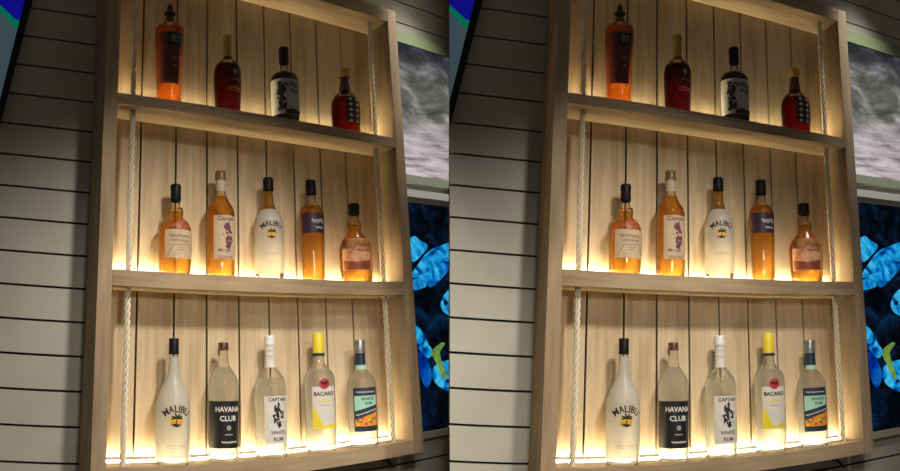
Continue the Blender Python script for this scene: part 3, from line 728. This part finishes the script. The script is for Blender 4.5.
# -------------------------------------------------------- copy to bay two
def copy_tree(o, parent=None):
    c = o.copy(); COL.objects.link(c)
    if parent is not None: c.parent = parent; c.matrix_parent_inverse = o.matrix_parent_inverse.copy()
    else: c.matrix_world = SHIFT @ o.matrix_world
    for ch in list(o.children): copy_tree(ch, c)
    return c
bpy.context.view_layer.update()
for o in bottles:
    c = copy_tree(o); t = o['label']; o['label'] = t.replace('{side}', 'left'); c['label'] = t.replace('{side}', 'right')
for o in [case, *ropes, hook, storm, reef, tvo]:
    c = copy_tree(o); c['label'] = o['label'].replace('left-hand case', 'right-hand case').replace('left-hand pale', 'right-hand pale')

# ------------------------------------------------------------------- walls
GR = [-.0078 + .0853 * k for k in range(-8, 24)]
GRR = [-.0815 + .0857 * k for k in range(-7, 18)] + [1.4185, 1.5025, 1.588, 1.674, 1.76, 1.845]
GRR = sorted(g for g in GRR if g < 1.39 or g in (1.4185, 1.5025, 1.588, 1.674, 1.76, 1.845))
def wall(name, M, lx, rx, kind='structure'):
    bm = bmesh.new(); gp = .0029
    for gs, side_ in ((GR, 0), (GRR, 1)):
        for a, b in zip(gs[:-1], gs[1:]):
            a_, b_ = a + gp, b - gp
            l0, l1, r0, r1 = (lx(a_), lx(b_), .45, .45) if side_ == 0 else (.45, .45, rx(a_), rx(b_))
            prism(bm, [(l0, a_), (r0, a_), (r1, b_), (l1, b_)], WALLY, WALLY + .012, 0)
    za, zb = -.60, 1.88
    prism(bm, [(lx(za), za), (rx(za), za), (rx(zb), zb), (lx(zb), zb)], WALLY + .0121, WALLY + .03, 1)
    bmesh.ops.recalc_face_normals(bm, faces=bm.faces)
    me = bpy.data.meshes.new(name); bm.to_mesh(me); bm.free(); me.materials.append(MAT['plank']); me.materials.append(MAT['gap'])
    o = bpy.data.objects.new(name, me); COL.objects.link(o); o.matrix_world = M; o['kind'] = 'structure'; return o
wall('wall_left', M1, lambda z: -.85, lambda z: xr(WALLY, z) + .02)
wall('wall_right', M2, lambda z: xl(WALLY, z), lambda z: 1.75)
# the short return that closes the corner between the two walls
C2 = Vector((-0.4285, -1.5866, 0.2503))
bm = bmesh.new(); vs = []
for z in (-.60, 1.88):
    p = Vector((xl(WALLY, z), WALLY, z)); d = (p - C2).normalized()
    for q, k in ((p + Vector((.0, .0005, 0)), 0), (p + d * .95, 0), (p + d * .95 + Vector((.03, 0, 0)), 0), (p + Vector((.03, .0005, 0)), 0)): vs.append(bm.verts.new(q))
for q in ((0, 1, 2, 3), (4, 5, 6, 7), (0, 1, 5, 4), (1, 2, 6, 5), (2, 3, 7, 6), (3, 0, 4, 7)): bm.faces.new([vs[i] for i in q])
bmesh.ops.recalc_face_normals(bm, faces=bm.faces)
bmesh.ops.translate(bm, verts=bm.verts, vec=(0, .03, 0))
me = bpy.data.meshes.new('wall_corner'); bm.to_mesh(me); bm.free(); me.materials.append(MAT['plank'])
o = bpy.data.objects.new('wall_corner', me); COL.objects.link(o); o.matrix_world = M2; o['kind'] = 'structure'

# ------------------------------------------------------------------ lights
def lamp(M, kind, loc, aim, energy, col, size=.2, cone=60, blend=.6, name='ceiling_lamp'):
    L = bpy.data.lights.new(name, kind); L.energy = energy; L.color = col
    if kind == 'SPOT': L.spot_size = math.radians(cone); L.spot_blend = blend; L.shadow_soft_size = size
    else: L.shape = 'DISK'; L.size = size
    o = bpy.data.objects.new(name, L); COL.objects.link(o)
    p, t = M @ Vector(loc), M @ Vector(aim)
    o.rotation_euler = (t - p).to_track_quat('-Z', 'Y').to_euler(); o.location = p; return o
for M, e in ((M1, 1.0), (M2, .95)):
    lamp(M, 'SPOT', (.34, -1.10, 1.32), (.14, .1, -.26), 96 * e, (1, .92, .80), .08, 70, 1.0, name='pendant_spot')
    lamp(M, 'SPOT', (.02, -1.20, .60), (.40, .1, -.10), 22 * e, (1, .92, .80), .06, 78, 1.0, name='wall_spot')
    lamp(M, 'SPOT', (1.00, -.13, 1.90), (1.18, .12, .30), 75, (1, .96, .90), .03, 44, .9, name='picture_spot')
w = bpy.data.worlds.new('room'); S.world = w; w.use_nodes = True
w.node_tree.nodes['Background'].inputs[0].default_value = (1, .92, .80, 1)
w.node_tree.nodes['Background'].inputs[1].default_value = .075

# ------------------------------------------------------------------ camera
cam = bpy.data.cameras.new('camera'); co = bpy.data.objects.new('camera', cam); COL.objects.link(co); S.camera = co
cam.type = 'PANO'; cam.panorama_type = 'CENTRAL_CYLINDRICAL'
CY = 204.528
cam.central_cylindrical_range_u_min = -450 / FOC; cam.central_cylindrical_range_u_max = 450 / FOC
cam.central_cylindrical_range_v_min = -(471 - CY) / FOC; cam.central_cylindrical_range_v_max = CY / FOC
cam.central_cylindrical_radius = 1; cam.clip_start = .01
co.matrix_world = Matrix.LocRotScale(Vector((0, 0, EYE)), A @ Matrix(((1, 0, 0), (0, -1, 0), (0, 0, -1))), None)

S.view_settings.view_transform = 'Standard'; S.view_settings.look = 'None'; S.view_settings.gamma = 1
S.view_settings.use_curve_mapping = False; S.view_settings.exposure = 0
S.render.engine = 'CYCLES'
for k, v in (('use_denoising', True), ('max_bounces', 14), ('transparent_max_bounces', 40), ('transmission_bounces', 12), ('sample_clamp_indirect', 4.0), ('caustics_refractive', True), ('caustics_reflective', False)):
    try: setattr(S.cycles, k, v)
    except Exception: pass
for o in bpy.data.objects:
    if '_b' in o: del o['_b']
